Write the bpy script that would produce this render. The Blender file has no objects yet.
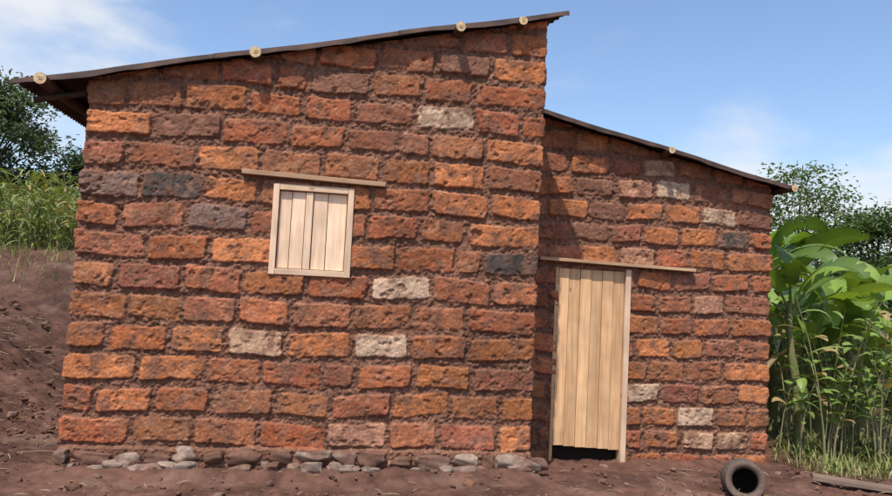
import bpy, math, random
import numpy as np
from mathutils import Vector, Matrix
rng=np.random.default_rng(7); random.seed(7)
scn=bpy.context.scene

# ---------------------------------------------------------------- helpers
def vnoise(x,y,seed=0):
    xi=np.floor(x).astype(np.int64); yi=np.floor(y).astype(np.int64)
    xf=x-xi; yf=y-yi
    def h(a,b):
        n=(a*374761393+b*668265263+seed*1442695041)&0xFFFFFFFF
        n=((n^(n>>13))*1274126177)&0xFFFFFFFF
        n=n^(n>>16)
        return (n&0xFFFF)/65535.0
    u=xf*xf*(3-2*xf); v=yf*yf*(3-2*yf)
    a=h(xi,yi);b=h(xi+1,yi);c=h(xi,yi+1);d=h(xi+1,yi+1)
    return (a*(1-u)+b*u)*(1-v)+(c*(1-u)+d*u)*v
def fbm(x,y,seed=0,oct=4,gain=.5):
    s=0;a=1;t=0
    for o in range(oct):
        s=s+a*vnoise(x*2**o+o*17.3,y*2**o+o*9.1,seed+o); t+=a; a*=gain
    return s/t*2-1
def sstep(a,b,x):
    t=np.clip((x-a)/(b-a),0,1); return t*t*(3-2*t)

def mesh_np(name,verts,quads,mat=None,col=None,smooth=True,parent=None):
    verts=np.asarray(verts,dtype=np.float32); quads=np.asarray(quads,dtype=np.int32)
    k=quads.shape[1]
    me=bpy.data.meshes.new(name)
    me.vertices.add(len(verts)); me.vertices.foreach_set("co",verts.ravel())
    me.loops.add(quads.size); me.loops.foreach_set("vertex_index",quads.ravel())
    me.polygons.add(len(quads))
    me.polygons.foreach_set("loop_start",np.arange(0,quads.size,k,dtype=np.int32))
    me.polygons.foreach_set("loop_total",np.full(len(quads),k,dtype=np.int32))
    me.update(calc_edges=True); me.validate()
    me.polygons.foreach_set("use_smooth",np.full(len(me.polygons),smooth,dtype=bool))
    if col is not None:
        ca=me.color_attributes.new("Col",'FLOAT_COLOR','POINT')
        c=np.ones((len(verts),4),dtype=np.float32); c[:,:3]=col
        ca.data.foreach_set("color",c.ravel())
    ob=bpy.data.objects.new(name,me); scn.collection.objects.link(ob)
    if mat: me.materials.append(mat)
    if parent: ob.parent=parent
    return ob
def empty(name):
    o=bpy.data.objects.new(name,None); scn.collection.objects.link(o); return o

class MB:  # quad mesh accumulator
    def __init__(s): s.v=[];s.f=[];s.c=[];s.n=0
    def add(s,v,f,c):
        v=np.asarray(v,float); f=np.asarray(f,int)
        s.v.append(v); s.f.append(f+s.n); s.n+=len(v)
        c=np.asarray(c,float)
        if c.ndim==1: c=np.tile(c,(len(v),1))
        s.c.append(c)
    def build(s,name,mat,smooth=True,parent=None):
        return mesh_np(name,np.vstack(s.v),np.vstack(s.f),mat,np.vstack(s.c),smooth,parent)
def tube(mb,pts,rad,col,n=8,cap=True,capcol=None):
    pts=[Vector(p) for p in pts]; V=[];F=[]
    for i,p in enumerate(pts):
        d=(pts[min(i+1,len(pts)-1)]-pts[max(i-1,0)]).normalized()
        a=d.cross(Vector((0,0,1)) if abs(d.z)<.9 else Vector((1,0,0))).normalized(); b=d.cross(a)
        for k in range(n):
            t=2*math.pi*k/n; q=p+(a*math.cos(t)+b*math.sin(t))*rad[i]; V.append(q[:])
    for i in range(len(pts)-1):
        for k in range(n):
            F.append((i*n+k,i*n+(k+1)%n,(i+1)*n+(k+1)%n,(i+1)*n+k))
    mb.add(V,F,col)
    if cap:
        for e in (0,len(pts)-1):
            ring=np.array(V[e*n:(e+1)*n]); c=ring.mean(0)
            VV=np.vstack([ring,c[None]]); FF=[(k,(k+1)%n,(k+2)%n,n) for k in range(0,n,2)]
            mb.add(VV,FF,capcol if capcol is not None else col)

def newmat(name):
    m=bpy.data.materials.new(name); m.use_nodes=True
    nt=m.node_tree; b=nt.nodes["Principled BSDF"]; b.inputs["Roughness"].default_value=.9
    b.inputs["Specular IOR Level"].default_value=.2
    return m,nt,b
def N(nt,t,**kw):
    n=nt.nodes.new(t)
    for k,v in kw.items():
        if k in n.inputs: n.inputs[k].default_value=v
        else: setattr(n,k,v)
    return n
def attr_mat(name,nscale=60,lo=.7,hi=1.25,bump=.5,bscale=120,bdist=.004,rough=.95,spec=.15):
    m,nt,b=newmat(name); L=nt.links.new
    a=N(nt,"ShaderNodeVertexColor"); a.layer_name="Col"
    tc=N(nt,"ShaderNodeTexCoord")
    n1=N(nt,"ShaderNodeTexNoise"); n1.inputs["Scale"].default_value=nscale; n1.inputs["Detail"].default_value=5; n1.inputs["Roughness"].default_value=.65
    L(tc.outputs["Object"],n1.inputs["Vector"])
    mr=N(nt,"ShaderNodeMapRange"); mr.inputs["From Min"].default_value=.3; mr.inputs["From Max"].default_value=.7
    mr.inputs["To Min"].default_value=lo; mr.inputs["To Max"].default_value=hi
    L(n1.outputs["Fac"],mr.inputs["Value"])
    vm=N(nt,"ShaderNodeVectorMath",operation='SCALE'); L(a.outputs["Color"],vm.inputs[0]); L(mr.outputs["Result"],vm.inputs["Scale"])
    L(vm.outputs[0],b.inputs["Base Color"])
    n2=N(nt,"ShaderNodeTexNoise"); n2.inputs["Scale"].default_value=bscale; n2.inputs["Detail"].default_value=4; n2.inputs["Roughness"].default_value=.7
    L(tc.outputs["Object"],n2.inputs["Vector"])
    bp=N(nt,"ShaderNodeBump"); bp.inputs["Strength"].default_value=bump; bp.inputs["Distance"].default_value=bdist
    L(n2.outputs["Fac"],bp.inputs["Height"]); L(bp.outputs[0],b.inputs["Normal"])
    b.inputs["Roughness"].default_value=rough; b.inputs["Specular IOR Level"].default_value=spec
    return m
def leaf_mat(name,trans=.35,rough=.5):
    m,nt,b=newmat(name); L=nt.links.new
    a=N(nt,"ShaderNodeVertexColor"); a.layer_name="Col"
    L(a.outputs["Color"],b.inputs["Base Color"]); b.inputs["Roughness"].default_value=rough
    b.inputs["Specular IOR Level"].default_value=.35
    t=N(nt,"ShaderNodeBsdfTranslucent")
    hs=N(nt,"ShaderNodeMixRGB",blend_type='MULTIPLY'); hs.inputs[0].default_value=1; hs.inputs[2].default_value=(1.3,1.25,.5,1)
    L(a.outputs["Color"],hs.inputs[1]); L(hs.outputs[0],t.inputs["Color"])
    mx=N(nt,"ShaderNodeMixShader"); mx.inputs[0].default_value=trans
    L(b.outputs[0],mx.inputs[1]); L(t.outputs[0],mx.inputs[2]); L(mx.outputs[0],nt.nodes["Material Output"].inputs[0])
    return m
def wood_mat(name,c1,c2,axis='Z',rough=.7):
    m,nt,b=newmat(name); L=nt.links.new
    tc=N(nt,"ShaderNodeTexCoord"); mp=N(nt,"ShaderNodeMapping")
    s=[26,26,26]; s['XYZ'.index(axis)]=1.6; mp.inputs["Scale"].default_value=s
    oi=N(nt,"ShaderNodeObjectInfo")
    ad=N(nt,"ShaderNodeVectorMath",operation='ADD'); L(tc.outputs["Object"],ad.inputs[0])
    sc=N(nt,"ShaderNodeVectorMath",operation='SCALE'); sc.inputs[0].default_value=(7,3,11); L(oi.outputs["Random"],sc.inputs["Scale"]); L(sc.outputs[0],ad.inputs[1])
    L(ad.outputs[0],mp.inputs[0])
    n=N(nt,"ShaderNodeTexNoise"); n.inputs["Scale"].default_value=1.2; n.inputs["Detail"].default_value=5; n.inputs["Distortion"].default_value=.6
    L(mp.outputs[0],n.inputs["Vector"])
    cr=N(nt,"ShaderNodeValToRGB"); cr.color_ramp.elements[0].position=.3; cr.color_ramp.elements[1].position=.7
    cr.color_ramp.elements[0].color=(*c1,1); cr.color_ramp.elements[1].color=(*c2,1)
    L(n.outputs["Fac"],cr.inputs[0])
    n3=N(nt,"ShaderNodeTexNoise"); n3.inputs["Scale"].default_value=3; L(ad.outputs[0],n3.inputs["Vector"])
    vo=N(nt,"ShaderNodeTexVoronoi"); vo.inputs["Scale"].default_value=3.2
    mp2=N(nt,"ShaderNodeMapping"); s2=[1.6,1.6,1.6]; s2['XYZ'.index(axis)]=.8; mp2.inputs["Scale"].default_value=s2
    L(ad.outputs[0],mp2.inputs[0]); L(mp2.outputs[0],vo.inputs["Vector"])
    kr=N(nt,"ShaderNodeMapRange"); kr.inputs["From Min"].default_value=.03; kr.inputs["From Max"].default_value=.09; kr.inputs["To Min"].default_value=.45; kr.inputs["To Max"].default_value=1
    L(vo.outputs["Distance"],kr.inputs["Value"])
    mr=N(nt,"ShaderNodeMapRange"); mr.inputs["From Min"].default_value=.3; mr.inputs["From Max"].default_value=.7; mr.inputs["To Min"].default_value=.80; mr.inputs["To Max"].default_value=1.1
    L(n3.outputs["Fac"],mr.inputs["Value"])
    mu=N(nt,"ShaderNodeMath",operation='MULTIPLY'); L(mr.outputs[0],mu.inputs[0]); L(kr.outputs[0],mu.inputs[1])
    mr2=N(nt,"ShaderNodeMapRange"); mr2.inputs["To Min"].default_value=.80; mr2.inputs["To Max"].default_value=1.08; L(oi.outputs["Random"],mr2.inputs["Value"])
    mu2=N(nt,"ShaderNodeMath",operation='MULTIPLY'); L(mu.outputs[0],mu2.inputs[0]); L(mr2.outputs[0],mu2.inputs[1])
    vm=N(nt,"ShaderNodeVectorMath",operation='SCALE'); L(cr.outputs[0],vm.inputs[0]); L(mu2.outputs[0],vm.inputs["Scale"]); L(vm.outputs[0],b.inputs["Base Color"])
    bp=N(nt,"ShaderNodeBump"); bp.inputs["Strength"].default_value=.3; bp.inputs["Distance"].default_value=.002; L(n.outputs["Fac"],bp.inputs["Height"]); L(bp.outputs[0],b.inputs["Normal"])
    b.inputs["Roughness"].default_value=rough
    return m
def box(name,x0,x1,y0,y1,z0,z1,mat,parent,bev=.004,dz1=0,warp=0):
    me=bpy.data.meshes.new(name)
    v=[(x0,y0,z0),(x1,y0,z0+dz1),(x1,y1,z0+dz1),(x0,y1,z0),(x0,y0,z1),(x1,y0,z1+dz1),(x1,y1,z1+dz1),(x0,y1,z1)]
    if warp: v=[(a+random.uniform(-warp,warp),b+random.uniform(-warp,warp),c+random.uniform(-warp,warp)) for a,b,c in v]
    f=[(0,3,2,1),(4,5,6,7),(0,1,5,4),(1,2,6,5),(2,3,7,6),(3,0,4,7)]
    me.from_pydata(v,[],f); me.materials.append(mat)
    o=bpy.data.objects.new(name,me); scn.collection.objects.link(o); o.parent=parent
    if bev:
        b=o.modifiers.new("b",'BEVEL'); b.width=bev; b.segments=2
    return o

# ---------------------------------------------------------------- materials
M_brick=attr_mat("mud_brick",55,.66,1.34,.85,110,.007)
M_soil=attr_mat("soil",9,.72,1.25,.9,45,.02)
M_stone=attr_mat("field_stone",25,.7,1.25,.7,60,.006)
M_bark=attr_mat("bark",30,.6,1.3,.7,50,.006)
M_leaf=leaf_mat("leaf",.22); M_banana=leaf_mat("banana_leaf",.35,.4); M_straw=attr_mat("straw",80,.8,1.2,.1)
M_wooddoor=wood_mat("door_timber",(.62,.35,.17),(.84,.54,.30),'Z')
M_woodpale=wood_mat("pale_timber",(.70,.47,.31),(.88,.64,.45),'Z')
M_woodpaleX=wood_mat("pale_timber_horizontal",(.66,.44,.28),(.84,.60,.42),'X')
M_lintel=wood_mat("lintel_timber",(.40,.24,.14),(.60,.39,.24),'X')
M_dark,_,b=newmat("interior_shade_paint"); b.inputs["Base Color"].default_value=(.02,.014,.01,1)  # near-black colour stands in for the unlit room behind openings
m,nt,b=newmat("rusty_iron"); M_roof=m; L=nt.links.new
tc=N(nt,"ShaderNodeTexCoord"); n=N(nt,"ShaderNodeTexNoise"); n.inputs["Scale"].default_value=5; n.inputs["Detail"].default_value=7; L(tc.outputs["Object"],n.inputs["Vector"])
cr=N(nt,"ShaderNodeValToRGB"); cr.color_ramp.elements[0].position=.35; cr.color_ramp.elements[0].color=(.030,.020,.016,1); cr.color_ramp.elements[1].position=.7; cr.color_ramp.elements[1].color=(.085,.045,.032,1)
L(n.outputs["Fac"],cr.inputs[0]); L(cr.outputs[0],b.inputs["Base Color"]); b.inputs["Roughness"].default_value=.7; b.inputs["Metallic"].default_value=.1

# ---------------------------------------------------------------- brick wall height-field
PAL=np.array([(.36,.122,.056),(.34,.118,.056),(.39,.130,.057),(.31,.116,.060),(.35,.130,.066),(.28,.106,.060),(.41,.142,.060),(.33,.110,.050)])*1.04
SPEC={'w':(.54,.37,.25),'t':(.46,.28,.175),'o':(.47,.170,.068),'d':(.075,.058,.050),'g':(.19,.12,.095),'k':(.21,.098,.064),'p':(.42,.21,.13)}
MORT=np.array((.185,.090,.058))
def wall(name,origin,ud,nd,width,zb,top,res,course,z0,brange,seed,openings=(),special=(),parent=None,lip=.16,xoff=0,plinth=None):
    """heightfield wall: origin (x,y), ud unit direction along, nd outward normal"""
    r=np.random.default_rng(seed)
    nu=int(width/res)+1; u=np.linspace(0,width,nu)
    zmax=max(top(u)); nv=int((zmax-zb)/res)+1
    t=np.linspace(0,1,nv); U,T=np.meshgrid(u,t); Z=zb+T*(top(U)-zb)
    wu=U+.014*fbm(U*9,Z*9,seed+1,3)+.010*fbm(U*30,Z*30,seed+2,3)
    wz=Z+.040*fbm(U*1.0,Z*.7,seed+3,2)+.014*fbm(U*9,Z*10,seed+4,3)+.009*fbm(U*32,Z*32,seed+5,3)
    row=np.floor((wz-z0)/course).astype(int); rmin=row.min(); rmax=row.max()
    disp=np.zeros_like(U); mask=np.zeros_like(U); col=np.zeros(U.shape+(3,)); tilt=np.zeros_like(U)
    for R in range(rmin,rmax+1):
        sel=row==R
        if not sel.any(): continue
        edges=[0.0]
        if R%2: edges.append(r.uniform(.42,.62)*brange[1])
        while edges[-1]<width-.02:
            l=r.uniform(*brange)
            if r.random()<.06: l*=.55
            edges.append(edges[-1]+l)
        if width-edges[-2]<.5*brange[0] and len(edges)>2: edges.pop(-2)
        edges[-1]=width
        e=np.array(edges); nb=len(e)-1
        bc=np.zeros((nb,3))
        for i in range(nb):
            bc[i]=PAL[r.integers(len(PAL))]*r.uniform(.80,1.12)*np.array([1,r.uniform(.92,1.10),r.uniform(.9,1.10)])
            xc=(e[i]+e[i+1])/2; zc=z0+(R+.5)*course
            for (sx,sz,k) in special:
                if e[i]<=sx-xoff<e[i+1] and abs(sz-zc)<course/2: bc[i]=np.array(SPEC[k])*r.uniform(.9,1.1)
        idx=np.clip(np.searchsorted(e,wu[sel],side='right')-1,0,nb-1)
        gx=r.uniform(.015,.034,nb); gz0=r.uniform(.020,.042,nb); gz1=r.uniform(.018,.042,nb)
        lft=wu[sel]-e[idx]; rgt=e[idx+1]-wu[sel]
        zz=wz[sel]-z0-R*course
        sk=r.uniform(-.04,.04,nb)[idx]*(lft-rgt)
        skx=r.uniform(-.09,.09,nb)[idx]*(zz-course/2)
        dx=np.minimum(np.where(idx==0,lft+.03,lft)-gx[idx]+skx,np.where(idx==nb-1,rgt+.03,rgt)-gx[idx]-skx)
        dz=np.minimum(zz-gz0[idx]-sk,course-zz-gz1[idx]+sk)
        rr=r.uniform(.018,.05,nb)[idx]
        a=np.minimum(dx,rr)-rr; b_=np.minimum(dz,rr)-rr
        d=np.where((dx<rr)&(dz<rr),rr-np.sqrt(a*a+b_*b_),np.minimum(dx,dz))
        mk=sstep(-.004,.013,d)
        mask[sel]=mk; col[sel]=bc[idx]
        pro=r.uniform(-.008,.010,nb)[idx]; ti=r.uniform(-.05,.05,nb)[idx]*(lft-rgt)*.5+r.uniform(-.06,.06,nb)[idx]*(zz-course/2)
        tilt[sel]=pro+ti
    chip=sstep(.30,.55,fbm(U*11,Z*11,seed+40,3)); mask*=1-.55*chip
    if plinth is not None:
        pz=plinth+.02*fbm(U*3,U*0,seed+60,3); pl=sstep(pz+.012,pz-.012,Z); mask*=1-pl
    else: pl=0*Z
    sm=fbm(U*8,Z*8,seed+11,4)
    cm=mask*(1-sstep(.12,.5,sm)*.8)
    rough=fbm(U*22,Z*22,seed+6,4,.6); fine=fbm(U*60,Z*60,seed+7,2)
    lump=np.abs(fbm(U*14,Z*14,seed+8,3))
    disp=mask*(.026+tilt+.0065*rough+.0036*fine-.010*sstep(.2,.6,fbm(U*16,Z*16,seed+18,3)))+(1-mask)*(.006+.013*rough+.010*fine+.024*(lump-.3))+pl*.05
    c=col*(1+.32*fbm(U*7,Z*7,seed+9,4)+.26*fine)[...,None]
    pb=sstep(.15,.5,fbm(U*11,Z*16,seed+12,4))*.38
    c=c*(1-pb[...,None])+np.array((.42,.235,.145))*pb[...,None]
    dk=sstep(.05,.4,fbm(U*9+5,Z*13,seed+15,4))*.52
    c=c*(1-dk[...,None])+np.array((.165,.078,.052))*dk[...,None]
    mo=MORT*(1+.35*rough+.3*fine+.15*fbm(U*1.5,Z*1.5,seed+13,2))[...,None]
    mo=mo*(1+.5*sstep(.2,.6,fbm(U*30,Z*30,seed+16,3)))[...,None]
    c=c*cm[...,None]+mo*(1-cm[...,None])
    stain=1-.25*sstep(.1,.6,fbm(U*.8,Z*.9,seed+20,3))
    c=np.clip(c*stain[...,None],.01,.9)
    ew=np.maximum(sstep(.10,0,U),sstep(width-.10,width,U))
    UU=U+ew*(.018*fbm(U*0+3,Z*5,seed+30,3)+.018*(mask-.5))*np.where(U<width/2,-1,1)
    o=np.array(origin); ud=np.array(ud,float); nd=np.array(nd,float)
    X=o[0]+ud[0]*UU+nd[0]*disp; Y=o[1]+ud[1]*UU+nd[1]*disp
    rc=.012*(np.maximum(sstep(.03,0,U),sstep(width-.03,width,U)))
    X-=nd[0]*rc; Y-=nd[1]*rc
    P=np.stack([X,Y,Z],-1)
    Lp=P[:,:1].copy(); Lp[...,0]-=nd[0]*lip; Lp[...,1]-=nd[1]*lip
    Rp=P[:,-1:].copy(); Rp[...,0]-=nd[0]*lip; Rp[...,1]-=nd[1]*lip
    P=np.concatenate([Lp,P,Rp],1); C=np.concatenate([c[:,:1],c,c[:,-1:]],1)
    nu2=nu+2; ids=np.arange(nv*nu2).reshape(nv,nu2)
    q=np.stack([ids[:-1,:-1],ids[:-1,1:],ids[1:,1:],ids[1:,:-1]],-1)
    keep=np.ones(q.shape[:2],bool)
    uc=np.concatenate([[0],(u[:-1]+u[1:])/2,[width]])[None,:]; zc=(P[:-1,:-1,2]+P[1:,1:,2])/2
    for (a,b2,c1,c2) in openings: keep&=~((uc>a)&(uc<b2)&(zc>c1)&(zc<c2))
    q=q[keep]
    return mesh_np(name,P.reshape(-1,3),q,M_brick,C.reshape(-1,3),True,parent)

house=empty("brick_house")
XL,XR,YR,XE=-2.27,1.95,1.00,5.094
ZB=-.40
K=1.041
kz=lambda z:1.6+K*(z-1.6)
roofL=lambda x:3.256+.233*(x+2.87)
roofR=lambda x:kz(3.607-.209*(x/K-2.10))
spF=[(1.4,3.82,'w'),(.82,3.28,'w'),(.87,1.62,'w'),(.4,1.09,'w'),(-.78,1.12,'t'),(.05,.26,'p'),(-2.05,2.99,'o'),(.87,2.72,'o'),(-1.2,2.70,'o'),
 (-.97,2.42,'o'),(1.74,2.97,'o'),(1.83,3.82,'o'),(1.38,2.7,'o'),(1.42,2.14,'o'),(-1.5,.8,'o'),(-2.05,.8,'o'),(-.2,1.08,'o'),(1.7,.24,'o'),(.08,3.53,'o'),
 (-1.0,1.9,'o'),(-1.5,2.43,'d'),(-1.22,2.14,'g'),(1.63,1.88,'d'),(-2.08,2.42,'g'),(-.3,3.53,'k'),(.9,3.8,'k'),(-1.6,2.98,'k')]
wall("front_wall",(XL,0),(1,0),(0,-1),XR-XL,ZB,lambda u:roofL(XL+u)-.045,.0085,.274,.103,(.46,.60),11,
     openings=[(-.575-XL,.115-XL,1.71,2.50)],special=spF,parent=house,xoff=XL,plinth=.115)
spR=[(3.86,.38,'w'),(4.15,.13,'t'),(4.6,.13,'t'),(4.16,2.57,'w'),(3.69,2.9,'w'),(3.35,3.15,'t'),(3.08,2.9,'p'),(3.47,.6,'w'),(3.3,2.2,'p'),(4.43,2.33,'d'),(4.7,2.57,'k'),
 (2.93,2.33,'k'),(2.77,2.5,'k'),(4.2,1.6,'p'),(3.5,1.1,'o'),(3.9,2.33,'o'),(2.6,3.15,'o'),(4.7,.85,'o'),(2.6,2.9,'k')]
spR=[(x*K,kz(z),k) for x,z,k in spR]
wall("wing_wall",(XR-.05,YR),(1,0),(0,-1),XE-XR+.05,ZB,lambda u:roofR(XR-.05+u)-.045,.0095,.257,-.066,(.385,.50),29,
     openings=[(2.49-XR+.05,3.315-XR+.05,-.3,1.94)],special=spR,parent=house,xoff=XR-.05)
wall("left_side_wall",(XL+.012,4.2),(0,-1),(-1,0),4.2-.02,ZB,lambda u:0*u+roofL(XL)-.045,.02,.274,.103,(.42,.60),41,parent=house,lip=.1)
wall("step_side_wall",(XR-.012,.02),(0,1),(1,0),4.16,ZB,lambda u:0*u+roofL(XR)-.045,.02,.274,.103,(.42,.60),43,parent=house,lip=.1)
wall("right_side_wall",(XE-.012,YR+.02),(0,1),(1,0),3.2,ZB,lambda u:0*u+roofR(XE)-.045,.02,.257,-.066,(.36,.5),47,parent=house,lip=.1)
wall("back_wall",(XR,4.2),(-1,0),(0,1),XR-XL,ZB,lambda u:roofL(XR-u)-.045,.03,.274,.103,(.42,.60),51,parent=house,lip=.1)
wall("wing_back_wall",(XE,4.2),(-1,0),(0,1),XE-XR,ZB,lambda u:roofR(XE-u)-.045,.03,.257,-.066,(.36,.5),53,parent=house,lip=.1)

def roof(name,x0,x1,zf,y0,y1,skew=None,sheets=3,seed=1):
    ys=np.arange(y0,y1,.0127); nx=60
    for s in range(sheets):
        a=x0+(x1-x0)*s/sheets; b=x0+(x1-x0)*(s+1)/sheets+(.12 if s<sheets-1 else 0)
        tt=np.linspace(0,1,nx)
        V=[]
        for side in (0,1):
            Yg,Tg=np.meshgrid(ys,tt)
            bb=np.full_like(Yg,b)
            if skew is not None and s==sheets-1: bb=skew(Yg,b)
            X=a+(bb-a)*Tg
            Z=zf(X)+.014*np.sin((Yg-y0)/.076*2*math.pi)+.0045*s*(1 if zf(1)>zf(0) else -1)+.006*fbm(X*1.3,Yg*.5,seed,2)-.003*side
            Z=Z-.010*np.clip(1-(Yg-y0)/.1,0,1)*(1+np.sin(X*3.3+seed))-(.05+.012*fbm(X*5,X*0,seed+3,3))*np.clip(1-(Yg-y0)/.03,0,1)
            V.append(np.stack([X,Yg,Z],-1).reshape(-1,3))
        n1=len(tt);n2=len(ys); ids=np.arange(n1*n2).reshape(n1,n2)
        q=np.stack([ids[:-1,:-1],ids[1:,:-1],ids[1:,1:],ids[:-1,1:]],-1).reshape(-1,4)
        q2=q[:,::-1]+n1*n2
        rim=[]
        for line in (ids[0],ids[-1],ids[:,0],ids[:,-1]):
            rim.append(np.stack([line[:-1],line[1:],line[1:]+n1*n2,line[:-1]+n1*n2],-1))
        mesh_np(f"{name}_sheet_{s+1}",np.vstack(V),np.vstack([q,q2]+rim),M_roof,None,True,house)
roof("main_roof",-2.87,2.127,roofL,-.13,4.45,skew=lambda Y,b:b-.15*sstep(-.13,.42,Y),seed=3)  # last sheet's right edge cut askew, shaped for its shadow on the wing wall
roof("wing_roof",XR+.02,5.11*K,roofR,.80,4.45,sheets=2,seed=5)

mb=MB()
def pole(x,zf,y0,y1,r,seed,ends=(.60,.43,.25),dx=0):
    rr=random.Random(seed); z=zf(x)-.012-r
    pts=[];rad=[]
    for i in range(10):
        t=i/9; pts.append((x+dx*t+rr.uniform(-.008,.008),y0+(y1-y0)*t,z+rr.uniform(-.004,.004))); rad.append(r*(1+rr.uniform(-.06,.06)))
    tube(mb,pts,rad,(.10,.062,.04),12,True,ends)
    c=Vector(pts[0])-Vector((0,.003,0)); V=[(c.x+math.cos(a)*r*.35+.004,c.y,c.z+math.sin(a)*r*.30) for a in np.linspace(0,2*math.pi,9)[:-1]]+[tuple(c)]
    mb.add(V,[(k,(k+1)%8,(k+2)%8,8) for k in range(0,8,2)],(.42,.27,.15))
for i,(x,r) in enumerate([(-2.60,.052),(-.82,.050),(1.03,.050),(1.66,.044)]): pole(x,roofL,[-.21,-.20,-.22,-.16][i],4.4,r,i)
for i,(x,r) in enumerate([(3.53*K,.040),(5.0*K,.042)]): pole(x,roofR,.73,4.4,r,i+9)
mb.build("roof_poles",M_bark,parent=house)
mbx=MB(); tube(mbx,[(-2.75,.10,roofL(-2.75)-.15),(-2.2,.10,roofL(-2.2)-.15)],[.03,.03],(.07,.045,.03),8); mbx.build("rafter_stub",M_bark,parent=house)

# window
W=empty("window"); W.parent=house
x0,x1,z0,z1=-.60,.135,1.685,2.52; fw=.055
box("frame_left",x0,x0+fw,-.045,.06,z0,z1,M_woodpale,W,warp=.003)
box("frame_right",x1-fw,x1,-.045,.06,z0,z1,M_woodpale,W,warp=.003)
box("frame_top",x0+fw,x1-fw,-.042,.06,z1-fw,z1-.001,M_woodpaleX,W,warp=.002)
box("frame_sill",x0+fw,x1-fw,-.042,.06,z0+.001,z0+fw,M_woodpaleX,W,warp=.002)
bx=[x0+fw+.004,-.43,-.305,-.235,-.10,x1-fw-.004]
for i in range(5):
    yy=[-.000,-.006,-.026,-.002,.003][i]
    box(f"shutter_board_{i+1}",bx[i]+.003,bx[i+1]-.003,yy,.03+.001*i,z0+fw+.006,z1-fw-.008,M_woodpale,W,.003)
box("window_shade_sheet",x0+.02,x1-.02,.05,.062,z0+.02,z1-.02,M_dark,W,0)  # added dark sheet, paints interior shade seen between the boards
box("window_lintel",-.89,.42,-.075,.05,2.585,2.628,M_lintel,house,.004,dz1=-.03)
# door
Dr=empty("door"); Dr.parent=house
dx0,dx1=2.350*K,3.206*K
box("door_post_left",dx0,dx0+.035,YR-.03,YR+.09,-.2,1.943,M_wooddoor,Dr)
box("door_post_right",dx1-.062,dx1,YR-.045,YR+.09,-.22,1.955,M_woodpale,Dr,warp=.003)
e=np.linspace(dx0+.037,dx1-.065,7)
for i in range(6):
    w=.003
    box(f"door_plank_{i+1}",e[i]+w,e[i+1]-w,YR+[-.012,-.006,-.014,-.008,-.012,-.005][i],YR+.03+.001*i,-.030-.008*i+random.uniform(-.006,.006),1.938+random.uniform(-.006,.004),M_wooddoor,Dr,.003)
box("door_shade_sheet",dx0+.01,dx1-.01,YR+.11,YR+.12,-.35,1.98,M_dark,Dr,0)  # added dark sheet, paints the shade in the gap under the planks
box("door_lintel",2.15*K,3.936*K,YR-.10,YR+.06,2.015,2.05,M_lintel,house,.004,dz1=-.042)

# ---------------------------------------------------------------- ground
def axis(lo,hi,step,far):
    a=np.arange(lo,hi,step); out=[];s=step;x=hi
    while x<far: out.append(x); s*=1.13; x+=s
    out.append(far)
    lo_=[];s=step;x=lo
    while x>-far: s*=1.13; x-=s; lo_.append(max(x,-far))
    return np.array(lo_[::-1]+list(a)+out)
gx=axis(-6.5,7.5,.030,600); gy=axis(-3.2,5,.030,600)
def H(x,y):
    x=np.asarray(x,float);y=np.asarray(y,float)
    base=-.115+.02*fbm(x*.5,y*.5,3,3)
    hill=2.1*sstep(-.5,13,y)*sstep(2.5,5.5,-x)
    bank=.35*sstep(3.2,4.6,-x)*sstep(-3,3,y)
    rt=-.5*sstep(6,22,y)*sstep(4,9,x)-.09*sstep(-.2,.8,y)*sstep(1.8,2.3,x)
    ap=1-sstep(0,60,np.hypot(x,y)-30)
    heap=.08*np.exp(-((y+.16)/.15)**2)*sstep(-2.5,-2.2,x)*sstep(2.1,1.9,x)+.05*np.exp(-((y-YR+.1)/.15)**2)*sstep(3.35,3.55,x)*sstep(5.2,5.0,x)
    return base+(hill+bank)+rt*ap+heap
X,Y=np.meshgrid(gx,gy)
near=np.exp(-(np.hypot(X-1,Y)/9)**2)
lm=sstep(2.4,3.2,-X)*near
Z=H(X,Y)+near*(.04*fbm(X*3,Y*3,21,4,.55)+.038*np.abs(fbm(X*9,Y*9,22,4,.6))+.015*fbm(X*28,Y*28,23,2))
Z+=lm*(.20*np.abs(fbm(X*2.4,Y*2.4,24,4,.6))+.09*np.abs(fbm(X*7,Y*7,26,4,.6)))
Z+=(1-near)*.15*fbm(X*.3,Y*.3,25,3)
sc=np.array((.120,.060,.043)); c=np.tile(sc,X.shape+(1,))
n1=fbm(X*1.3,Y*1.3,31,4); n2=fbm(X*7,Y*7,32,4)
c=c*(1+.45*n1+.50*n2)[...,None]
pale=sstep(.05,.5,fbm(X*2.2,Y*2.8,33,4))*.42
c=c*(1-pale[...,None])+np.array((.25,.16,.12))*pale[...,None]
c=c*(1-.18*lm)[...,None]
gr=np.clip(sstep(9,12,Y)+sstep(7,9,-X-.0*Y)*sstep(3,6,Y)+sstep(5.5,6.7,X+.6*fbm(X*1.5,Y*1.5,35,3))*sstep(-.6,1.0,Y)+sstep(20,30,np.hypot(X,Y)),0,1)
gc=np.array((.075,.085,.030))*(1+.4*n2)[...,None]
c=c*(1-gr[...,None]*.85)+gc*gr[...,None]*.85
nv,nu=X.shape; ids=np.arange(nv*nu).reshape(nv,nu)
q=np.stack([ids[:-1,:-1],ids[:-1,1:],ids[1:,1:],ids[1:,:-1]],-1).reshape(-1,4)
mesh_np("ground",np.stack([X,Y,Z],-1).reshape(-1,3),q,M_soil,np.clip(c,.01,1).reshape(-1,3))

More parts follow.
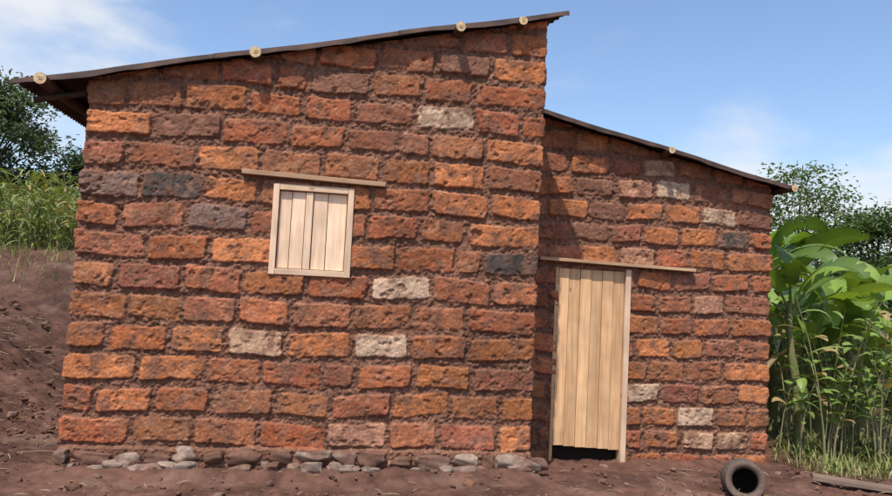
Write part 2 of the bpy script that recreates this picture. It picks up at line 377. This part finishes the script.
def rock(mb,c,s,col,rot,seed,n=7):
    r=np.random.default_rng(seed); V=[];F=[];k=0
    g=np.linspace(-1,1,n)
    A,B=np.meshgrid(g,g)
    for ax in range(3):
        for sg in (-1,1):
            P=np.zeros((n,n,3)); P[...,ax]=sg; P[...,(ax+1)%3]=A*sg; P[...,(ax+2)%3]=B
            P=P.reshape(-1,3); nn=P/np.linalg.norm(P,axis=1)[:,None]; P=nn*.35+P*.55
            V.append(P); ids=np.arange(n*n).reshape(n,n)+k
            F.append(np.stack([ids[:-1,:-1],ids[:-1,1:],ids[1:,1:],ids[1:,:-1]],-1).reshape(-1,4)); k+=n*n
    V=np.vstack(V); ph=r.uniform(0,6,6); fr=r.uniform(1.5,3.6,6)
    for j in range(9):
        nv_=r.normal(size=3); nv_/=np.linalg.norm(nv_); dd=V@nv_; lim=r.uniform(.62,.9)
        V=V-np.clip(dd-lim,0,None)[:,None]*nv_[None]*.9
    d=1+.06*np.sin(fr[0]*V[:,0]+ph[0])*np.sin(fr[1]*V[:,1]+ph[1])+.05*np.sin(2.5*fr[2]*V[:,2]+ph[2]+fr[3]*V[:,0])+.04*np.sin(5*fr[4]*V[:,1]+ph[4]+5*V[:,2])
    V=V*d[:,None]*np.array(s)
    a,b2=rot,r.uniform(-.2,.2)
    Rz=np.array([[math.cos(a),-math.sin(a),0],[math.sin(a),math.cos(a),0],[0,0,1]]); Ry=np.array([[math.cos(b2),0,math.sin(b2)],[0,1,0],[-math.sin(b2),0,math.cos(b2)]])
    V=V@Ry.T@Rz.T+np.array(c)
    base=np.array(col)[None]*(1+.3*fbm(V[:,0]*14+seed,V[:,2]*22,seed,3))[:,None]
    mud=sstep(-.1,.45,fbm(V[:,0]*9,V[:,2]*12+seed,seed+5,3))[:,None]*.75
    mb.add(V,np.vstack(F),base*(1-mud)+np.array((.14,.072,.05))*mud)
mb=MB(); x=-2.30; k=0
SC=[(.22,.165,.135),(.18,.11,.082),(.28,.205,.16),(.16,.085,.06),(.21,.14,.105),(.15,.08,.056)]
while x<1.95:
    w=random.uniform(.06,.19); x+=w*.95
    h=random.uniform(.05,.098)
    rock(mb,(x,-.04+random.uniform(-.02,.02),.03+random.uniform(-.025,.02)),(w,.09,h),SC[random.randrange(6)],random.uniform(-.1,.1),k,9); x+=w*random.uniform(.8,1.15); k+=1
for i in range(34):
    xx=random.uniform(-2.3,1.98); rock(mb,(xx,-.10+random.uniform(-.05,.02),-.05+random.uniform(-.02,.03)),(random.uniform(.04,.15),.08,random.uniform(.035,.065)),random.choice(SC),random.uniform(-.3,.3),k,8); k+=1
rock(mb,(1.86,-.06,-.0),(.19,.13,.09),(.20,.145,.115),.1,777,10)
mb.build("foundation_stones",M_stone,parent=house)
mb=MB()
for i in range(1500):
    if random.random()<.55: xx=random.uniform(-5.5,-2.35); yy=random.uniform(-1.2,5.5)
    else: xx=random.uniform(-2.5,7.5); yy=random.uniform(-1.9,-.1) if xx<XR else random.uniform(-1.9,.8)
    s=random.uniform(.006,.024)*(1 if random.random()<.9 else 2.4)
    cc=random.choice([(.12,.06,.045),(.11,.058,.04),(.15,.08,.06),(.20,.13,.095),(.16,.08,.05)])
    zz=float(H(xx,yy))+(.11 if xx<-2.6 else .012)
    rock(mb,(xx,yy,zz),(s*random.uniform(.8,1.6),s,s*.7),cc,random.uniform(0,3),i+1000,4)
mb.build("rubble",M_stone)
mb=MB()
for i in range(760):
    if random.random()<.6: xx=random.uniform(-5.5,-2.4); yy=random.uniform(-1.2,5); up=.12
    else: xx=random.uniform(-2.3,7.0); yy=random.uniform(-1.8,-.2) if xx<XR else random.uniform(-1.8,.4); up=.035
    a=random.uniform(0,math.pi); l=random.uniform(.03,.16); z=float(H(xx,yy))+up
    p0=Vector((xx,yy,z)); p1=p0+Vector((math.cos(a)*l,math.sin(a)*l*.6,random.uniform(-.03,.03)))
    g=random.choice([(.36,.26,.16),(.26,.18,.12),(.45,.36,.25),(.16,.10,.07)])
    tube(mb,[p0,(p0+p1)/2+Vector((0,0,.005)),p1],[.0015,.0028,.0012],g,4,False)
for i in range(34):
    xx=random.uniform(-5,-2.6); yy=random.uniform(-.8,4); a=random.uniform(-.9,.9); l=random.uniform(.15,.6); z=float(H(xx,yy))+.12
    p0=Vector((xx,yy,z)); p1=p0+Vector((math.cos(a)*l,math.sin(a)*l,random.uniform(-.06,.06)))
    tube(mb,[p0,(p0+p1)/2+Vector((0,0,.015)),p1],[.007,.006,.003],random.choice([(.20,.13,.09),(.26,.18,.12)]),6,False)
mb.build("straw_debris",M_straw)

# ---------------------------------------------------------------- clay pot lying on its side
def lathe(name,prof,mat,n=48):
    V=[];C=[]
    for (r,z,cc) in prof:
        for k in range(n):
            t=2*math.pi*k/n; V.append((r*math.cos(t),r*math.sin(t),z)); C.append(cc)
    ids=np.arange(len(prof)*n).reshape(len(prof),n); nx=np.roll(ids,-1,1)
    q=np.stack([ids[:-1],nx[:-1],nx[1:],ids[1:]],-1).reshape(-1,4)
    return mesh_np(name,V,q,mat,np.array(C),True)
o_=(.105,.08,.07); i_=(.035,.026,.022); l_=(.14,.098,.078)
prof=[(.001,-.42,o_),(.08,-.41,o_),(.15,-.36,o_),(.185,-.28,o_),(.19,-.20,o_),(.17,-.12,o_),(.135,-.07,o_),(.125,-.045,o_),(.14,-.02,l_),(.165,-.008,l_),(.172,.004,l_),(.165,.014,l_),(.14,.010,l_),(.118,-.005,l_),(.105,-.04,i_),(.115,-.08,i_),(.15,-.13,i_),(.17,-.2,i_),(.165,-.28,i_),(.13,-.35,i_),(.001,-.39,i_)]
pot=lathe("clay_pot",prof,M_stone)
d=Vector((-.42,-.88,.16)).normalized(); pot.rotation_mode='QUATERNION'; pot.rotation_quaternion=d.to_track_quat('Z','Y'); pot.location=(3.74,-.72,.045)
M_old=wood_mat("weathered_timber",(.15,.10,.075),(.25,.175,.13),'X')
o=box("timber_board",-.5,.5,-.06,.06,-.02,.02,M_old,None,.004,warp=.006)
o.location=(5.25,-.42,float(H(5.25,-.42))+.05); o.rotation_euler=(0.08,.02,-.62)

# ---------------------------------------------------------------- vegetation
def gauss(r,n):
    return np.clip(r.normal(size=(n,3)),-1.9,1.9)
def leaves(mb,cen,size,cols,up=.3,aspect=.45,seed=0,fold=.15):
    r=np.random.default_rng(seed); n=len(cen); cen=np.asarray(cen)
    d=r.normal(size=(n,3)); d[:,2]=d[:,2]*.6-up*.3; d/=np.linalg.norm(d,axis=1)[:,None]
    w=r.normal(size=(n,3)); w[:,2]*=.5; w-=d*(w*d).sum(1)[:,None]; w/=np.linalg.norm(w,axis=1)[:,None]
    nn=np.cross(d,w)
    s=size*r.uniform(.6,1.3,n)[:,None]
    P=np.stack([cen-d*s*.5,cen+w*s*aspect*.5+nn*s*fold,cen+d*s*.5,cen-w*s*aspect*.5+nn*s*fold],1).reshape(-1,3)
    f=np.arange(n*4).reshape(n,4)
    mb.add(P,f,np.repeat(cols,4,axis=0))
def tree(name,base,h,rx,rz,nclump,per,lsize,cd,cl,seed,trunk=.12,shape=1.0,clr=.5,bark=(.10,.075,.055),lean=(0,0)):
    r=np.random.default_rng(seed); mt=MB(); ml=MB(); p=empty(name)
    bx,by,bz=base; cz=bz+h-rz
    tp=[]
    for i in range(7):
        t=i/6; tp.append((bx+lean[0]*t+.1*math.sin(t*4+seed)*t,by+lean[1]*t,bz-.1+(h*.9)*t))
    tube(mt,tp,[trunk*(1-.85*i/6) for i in range(7)],bark,8)
    for k in range(nclump):
        v=r.normal(size=3); v/=np.linalg.norm(v); rad=r.uniform(.35,1)**.6
        c=np.array([bx+lean[0]*.8,by+lean[1]*.8,cz])+v*rad*np.array([rx,rx,rz])*(1-.25*shape*max(v[2],0))
        ht=(c[2]-bz)/h*.55+.15; i0=max(0,min(int(ht*6),5)); s=Vector(tp[i0])
        mid=(s+Vector(c))*.5+Vector((0,0,.12*h*r.uniform(-.2,.6)))
        tube(mt,[s,mid,c],[trunk*.3,trunk*.17,trunk*.05],bark,5,False)
        cr=clr*r.uniform(.6,1.25)
        n=int(per*r.uniform(.6,1.3)); pts=gauss(r,n)*np.array([cr,cr,cr*.6])*.5+c
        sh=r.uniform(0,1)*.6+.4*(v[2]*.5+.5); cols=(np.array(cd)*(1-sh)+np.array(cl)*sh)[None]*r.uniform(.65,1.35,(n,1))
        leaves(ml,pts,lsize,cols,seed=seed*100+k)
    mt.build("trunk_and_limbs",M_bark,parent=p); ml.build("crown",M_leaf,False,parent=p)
    return p
def blade(mb,p0,az,L,w,el,droop,col,seg=7,fold=.25,twist=0,tear=0,rg=None,slit=0,full=.7):
    p=Vector(p0); V=[];C=[]; e=el; rg=rg or random
    for i in range(seg+1):
        t=i/seg; d=Vector((math.cos(az)*math.cos(e),math.sin(az)*math.cos(e),math.sin(e)))
        side=Vector((-math.sin(az),math.cos(az),0)); nrm=side.cross(d)*-1
        ww=w*.5*(math.sin(math.pi*min(1,t*.92+.06))**full)
        wl=ww*(1-tear*rg.random()); wr=ww*(1-tear*rg.random())
        if rg.random()<slit: wl*=.3
        if rg.random()<slit: wr*=.3
        sd=side*math.cos(twist)+nrm*math.sin(twist)
        V+= [(p-sd*wl+nrm*wl*fold)[:],p[:],(p+sd*wr+nrm*wr*fold)[:]]
        k=1+.15*rg.uniform(-1,1); C+=[[c*k for c in col],[min(1,c*1.25) for c in col],[c*k for c in col]]
        p=p+d*(L/seg); e-=droop/seg*(.5+t)
    F=[]
    for i in range(seg):
        a=i*3; F+=[(a,a+1,a+4,a+3),(a+1,a+2,a+5,a+4)]
    mb.add(V,F,C)
def banana(name,base,h,nl,L,seed,cols=((.13,.20,.034),(.20,.29,.052),(.09,.145,.027)),lean=(0,0)):
    rg=random.Random(seed); p=empty(name); ms=MB(); ml=MB(); b=Vector(base)
    pts=[b+Vector((.05*math.sin(i)+lean[0]*i/6,.03*i+lean[1]*i/6,h*i/6)) for i in range(7)]
    tube(ms,pts,[.08-.008*i for i in range(7)],(.17,.17,.07),10,False); ms.build("pseudostem",M_bark,parent=p)
    for i in range(nl):
        az=i*2.4+rg.uniform(-.4,.4); el=rg.uniform(.25,1.3); LL=L*rg.uniform(.7,1.1); top=pts[-1]+Vector((0,0,rg.uniform(-.3,.1)))
        pe=top+Vector((math.cos(az)*math.cos(el),math.sin(az)*math.cos(el),math.sin(el)))*.3
        tube(ml,[top,pe],[.022,.014],(.2,.25,.07),6,False)
        blade(ml,pe,az,LL,.50*LL/1.5,el,rg.uniform(1.2,2.4),rg.choice(cols),seg=34,fold=rg.uniform(.05,.4),twist=rg.uniform(-.9,.9),tear=.10,rg=rg,slit=.10,full=.45)
    for i in range(3):
        az=rg.uniform(0,6.28); blade(ml,pts[4],az,L*.6,.14,-.3,1.2,(.26,.18,.08),seg=10,fold=.5,tear=.5,rg=rg)
    ml.build("leaves",M_banana,False,parent=p)
def stalk(ms,ml,base,h,seed,lean=.1,leafL=.5,leafw=.045,nl=8,col=(.13,.2,.04),stem=(.2,.2,.08),r0=.011,start=.15):
    rg=random.Random(seed); b=Vector(base); a=rg.uniform(0,6.28); dv=Vector((math.cos(a),math.sin(a),0))*lean*h
    pts=[b+dv*(t*t)+Vector((0,0,h*t)) for t in (0,.25,.5,.75,1)]
    tube(ms,pts,[r0,r0*.9,r0*.75,r0*.55,r0*.25],stem,5,False)
    for i in range(nl):
        t=start+(1-start)*(i+rg.random()*.5)/nl; p=b+dv*(t*t)+Vector((0,0,h*t))
        k=rg.uniform(.65,1.35); cc=tuple(x*k for x in col)
        if rg.random()<.15: cc=(.30,.22,.09)
        blade(ml,p,i*math.pi+a+rg.uniform(-.9,.9),leafL*rg.uniform(.6,1.15),leafw*rg.uniform(.8,1.2),rg.uniform(.3,1.1),rg.uniform(1,2.4),cc,seg=6,rg=rg,twist=rg.uniform(-.4,.4))

p=empty("maize_field"); ms=MB(); ml=MB()
for i in range(300):
    y=random.uniform(9.5,17); x=-(.33+random.random()*.19)*(y+6.6)
    stalk(ms,ml,(x,y,float(H(x,y))-.03),random.uniform(.6,1.9),i,leafL=.65,leafw=.055,nl=8,col=(.17,.21,.058),lean=.16)
ms.build("stems",M_leaf,parent=p); ml.build("blades",M_leaf,False,parent=p)
p=MB()
for i in range(5200):
    if i<2600:
        y=random.uniform(5.5,11.5); x=-(.32+random.random()*.17)*(y+6.6)
        if random.random()>((y-5)/6)**1.5: continue
        L_=random.uniform(.12,.4)
    else:
        y=random.uniform(.1,4.5); x=random.uniform(.68,.95)*(y+6.6)
        if x<5.3: continue
        L_=random.uniform(.06,.28)
    k=random.uniform(.6,1.3); col=(.14*k,.18*k,.04*k) if random.random()<.75 else (.3*k,.24*k,.12*k)
    blade(p,(x,y,float(H(x,y))-.01),random.uniform(0,6.28),L_,.014,random.uniform(.7,1.4),random.uniform(.3,1.4),col,seg=3)
p.build("grass",M_leaf,False)
p=empty("crop_plants"); ms=MB(); ml=MB()
for i in range(105):
    y=random.uniform(.8,4.2); k=random.uniform(.69,.93); x=k*(y+6.6)
    if x<5.4: continue
    hh=random.uniform(.8,2.0)
    if random.random()<.3:
        stalk(ms,ml,(x,y,float(H(x,y))-.03),hh,i+900,leafL=.4,leafw=.04,nl=6,col=(.15,.21,.05),lean=.2,start=.3)
    else:
        stalk(ms,ml,(x,y,float(H(x,y))-.03),hh,i+900,leafL=.24,leafw=.10,nl=8,col=(.14,.20,.045),lean=.2,r0=.010,start=.5,stem=(.36,.31,.17))
ms.build("stems",M_leaf,parent=p); ml.build("blades",M_leaf,False,parent=p)
for i,(x,y,h,nl,L_) in enumerate([(6.0,1.7,1.9,9,1.2),(6.65,2.2,1.3,8,1.1),(7.45,2.4,1.4,9,1.25),(7.1,3.6,2.3,9,1.4),(8.2,3.6,1.7,9,1.4),(6.5,3.0,2.4,8,1.3),(9.0,4.6,1.9,8,1.45)]):
    banana("banana_plant",(x,y,float(H(x,y))),h,nl,L_,i+50)
mb=MB(); r=np.random.default_rng(5)
for k in range(120):
    y=r.uniform(5.2,9); x=r.uniform(.66,.98)*(y+6.6); z=float(H(x,y))+r.uniform(.1,1.8); n=110
    s=r.uniform(.0,.9); cols=(np.array((.03,.052,.014))*(1-s)+np.array((.10,.15,.03))*s)[None]*r.uniform(.6,1.4,(n,1))
    leaves(mb,gauss(r,n)*.30+np.array([x,y,z]),.16,cols,seed=k+4000)
mb.build("shrubbery",M_leaf,False)
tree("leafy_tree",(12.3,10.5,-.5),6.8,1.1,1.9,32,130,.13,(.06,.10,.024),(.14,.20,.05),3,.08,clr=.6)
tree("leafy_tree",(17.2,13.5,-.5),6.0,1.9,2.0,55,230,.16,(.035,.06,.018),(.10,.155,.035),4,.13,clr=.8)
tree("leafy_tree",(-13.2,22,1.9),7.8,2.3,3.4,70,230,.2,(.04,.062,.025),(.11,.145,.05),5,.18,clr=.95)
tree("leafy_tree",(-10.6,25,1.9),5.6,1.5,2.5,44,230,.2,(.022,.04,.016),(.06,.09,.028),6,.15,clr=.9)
mb=MB()
for k in range(300):
    side=k%2
    if side: y=r.uniform(26,42); x=r.uniform(.62,1.05)*(y+6.6); z=r.uniform(-.5,3.2)
    else: y=r.uniform(24,36); x=-r.uniform(.30,.56)*(y+6.6); z=r.uniform(1.5,4.6)
    n=80; s=r.uniform(.2,1); cols=(np.array((.03,.05,.02))*(1-s)+np.array((.08,.12,.035))*s)[None]*r.uniform(.6,1.4,(n,1))
    leaves(mb,gauss(r,n)*.8+np.array([x,y,z]),.38,cols,seed=k+7000)
mb.build("distant_trees",M_leaf,False)

# ---------------------------------------------------------------- light, sky
sd=Vector((.643,1.13,-2.40)).normalized()
sun=bpy.data.lights.new("sun",'SUN'); sun.energy=5.0; sun.angle=math.radians(.6); sun.color=(1,.94,.84)
so=bpy.data.objects.new("sun",sun); scn.collection.objects.link(so); so.rotation_mode='QUATERNION'; so.rotation_quaternion=(-sd).to_track_quat('Z','Y'); so.location=(-5,-8,15)
w=bpy.data.worlds.new("World"); scn.world=w; w.use_nodes=True; nt=w.node_tree; L=nt.links.new
bg=nt.nodes["Background"]; bg.inputs["Strength"].default_value=.12
sky=N(nt,"ShaderNodeTexSky"); sky.sky_type='NISHITA'; sky.sun_disc=False; sky.sun_elevation=math.asin(-sd.z); sky.sun_rotation=math.atan2(-sd.x,-sd.y)%(2*math.pi)
sky.air_density=1.0; sky.dust_density=1.4; sky.ozone_density=1.2
gn=N(nt,"ShaderNodeMixRGB",blend_type='MULTIPLY'); gn.inputs[0].default_value=1; gn.inputs[2].default_value=(1.55,1.62,1.72,1); L(sky.outputs[0],gn.inputs[1])
tc=N(nt,"ShaderNodeTexCoord"); mp=N(nt,"ShaderNodeMapping"); mp.inputs["Scale"].default_value=(1.0,1.0,2.6); L(tc.outputs["Generated"],mp.inputs[0])
n=N(nt,"ShaderNodeTexNoise"); n.inputs["Scale"].default_value=2.3; n.inputs["Detail"].default_value=8; n.inputs["Roughness"].default_value=.55; n.inputs["Distortion"].default_value=.3; L(mp.outputs[0],n.inputs["Vector"])
def blob(dirv,rad,amp=.34):
    dt=N(nt,"ShaderNodeVectorMath",operation='DISTANCE'); L(tc.outputs["Generated"],dt.inputs[0]); dt.inputs[1].default_value=Vector(dirv).normalized()
    m=N(nt,"ShaderNodeMapRange"); m.inputs["From Min"].default_value=0; m.inputs["From Max"].default_value=rad; m.inputs["To Min"].default_value=amp; m.inputs["To Max"].default_value=0
    L(dt.outputs["Value"],m.inputs["Value"]); return m
b1=blob((-.46,1,.38),.24,.40); b2=blob((.84,1,.12),.32,.40); b3=blob((.62,1,.22),.14)
a1=N(nt,"ShaderNodeMath",operation='ADD'); L(b1.outputs[0],a1.inputs[0]); L(b2.outputs[0],a1.inputs[1])
a3=N(nt,"ShaderNodeMath",operation='MULTIPLY_ADD'); L(b3.outputs[0],a3.inputs[0]); a3.inputs[1].default_value=.6; L(a1.outputs[0],a3.inputs[2])
a2=N(nt,"ShaderNodeMath",operation='ADD'); L(a3.outputs[0],a2.inputs[0]); L(n.outputs["Fac"],a2.inputs[1])
mr=N(nt,"ShaderNodeMapRange"); mr.interpolation_type='SMOOTHSTEP'; mr.inputs["From Min"].default_value=.58; mr.inputs["From Max"].default_value=.84; mr.inputs["To Max"].default_value=.9; L(a2.outputs[0],mr.inputs["Value"])
mx=N(nt,"ShaderNodeMixRGB"); mx.inputs[2].default_value=(7.3,7.5,7.8,1); L(mr.outputs[0],mx.inputs[0]); L(gn.outputs[0],mx.inputs[1]); L(mx.outputs[0],bg.inputs["Color"])

# ---------------------------------------------------------------- camera
th=math.radians(8.9);p=math.radians(3.6);r_=math.radians(2.85)
F=Vector((math.sin(th)*math.cos(p),math.cos(th)*math.cos(p),math.sin(p)))
R0=Vector((math.cos(th),-math.sin(th),0));U0=R0.cross(F)
U=math.cos(r_)*U0-math.sin(r_)*R0; R=math.cos(r_)*R0+math.sin(r_)*U0
cam=bpy.data.cameras.new("camera"); co=bpy.data.objects.new("camera",cam); scn.collection.objects.link(co)
m=Matrix((R,U,-F)).transposed().to_4x4(); m.translation=Vector((0,-6.6,1.6)); co.matrix_world=m
cam.sensor_width=36; cam.lens=700/892*36; cam.clip_end=3000; scn.camera=co
scn.view_settings.view_transform='Standard'; scn.view_settings.look='None'; scn.view_settings.exposure=0
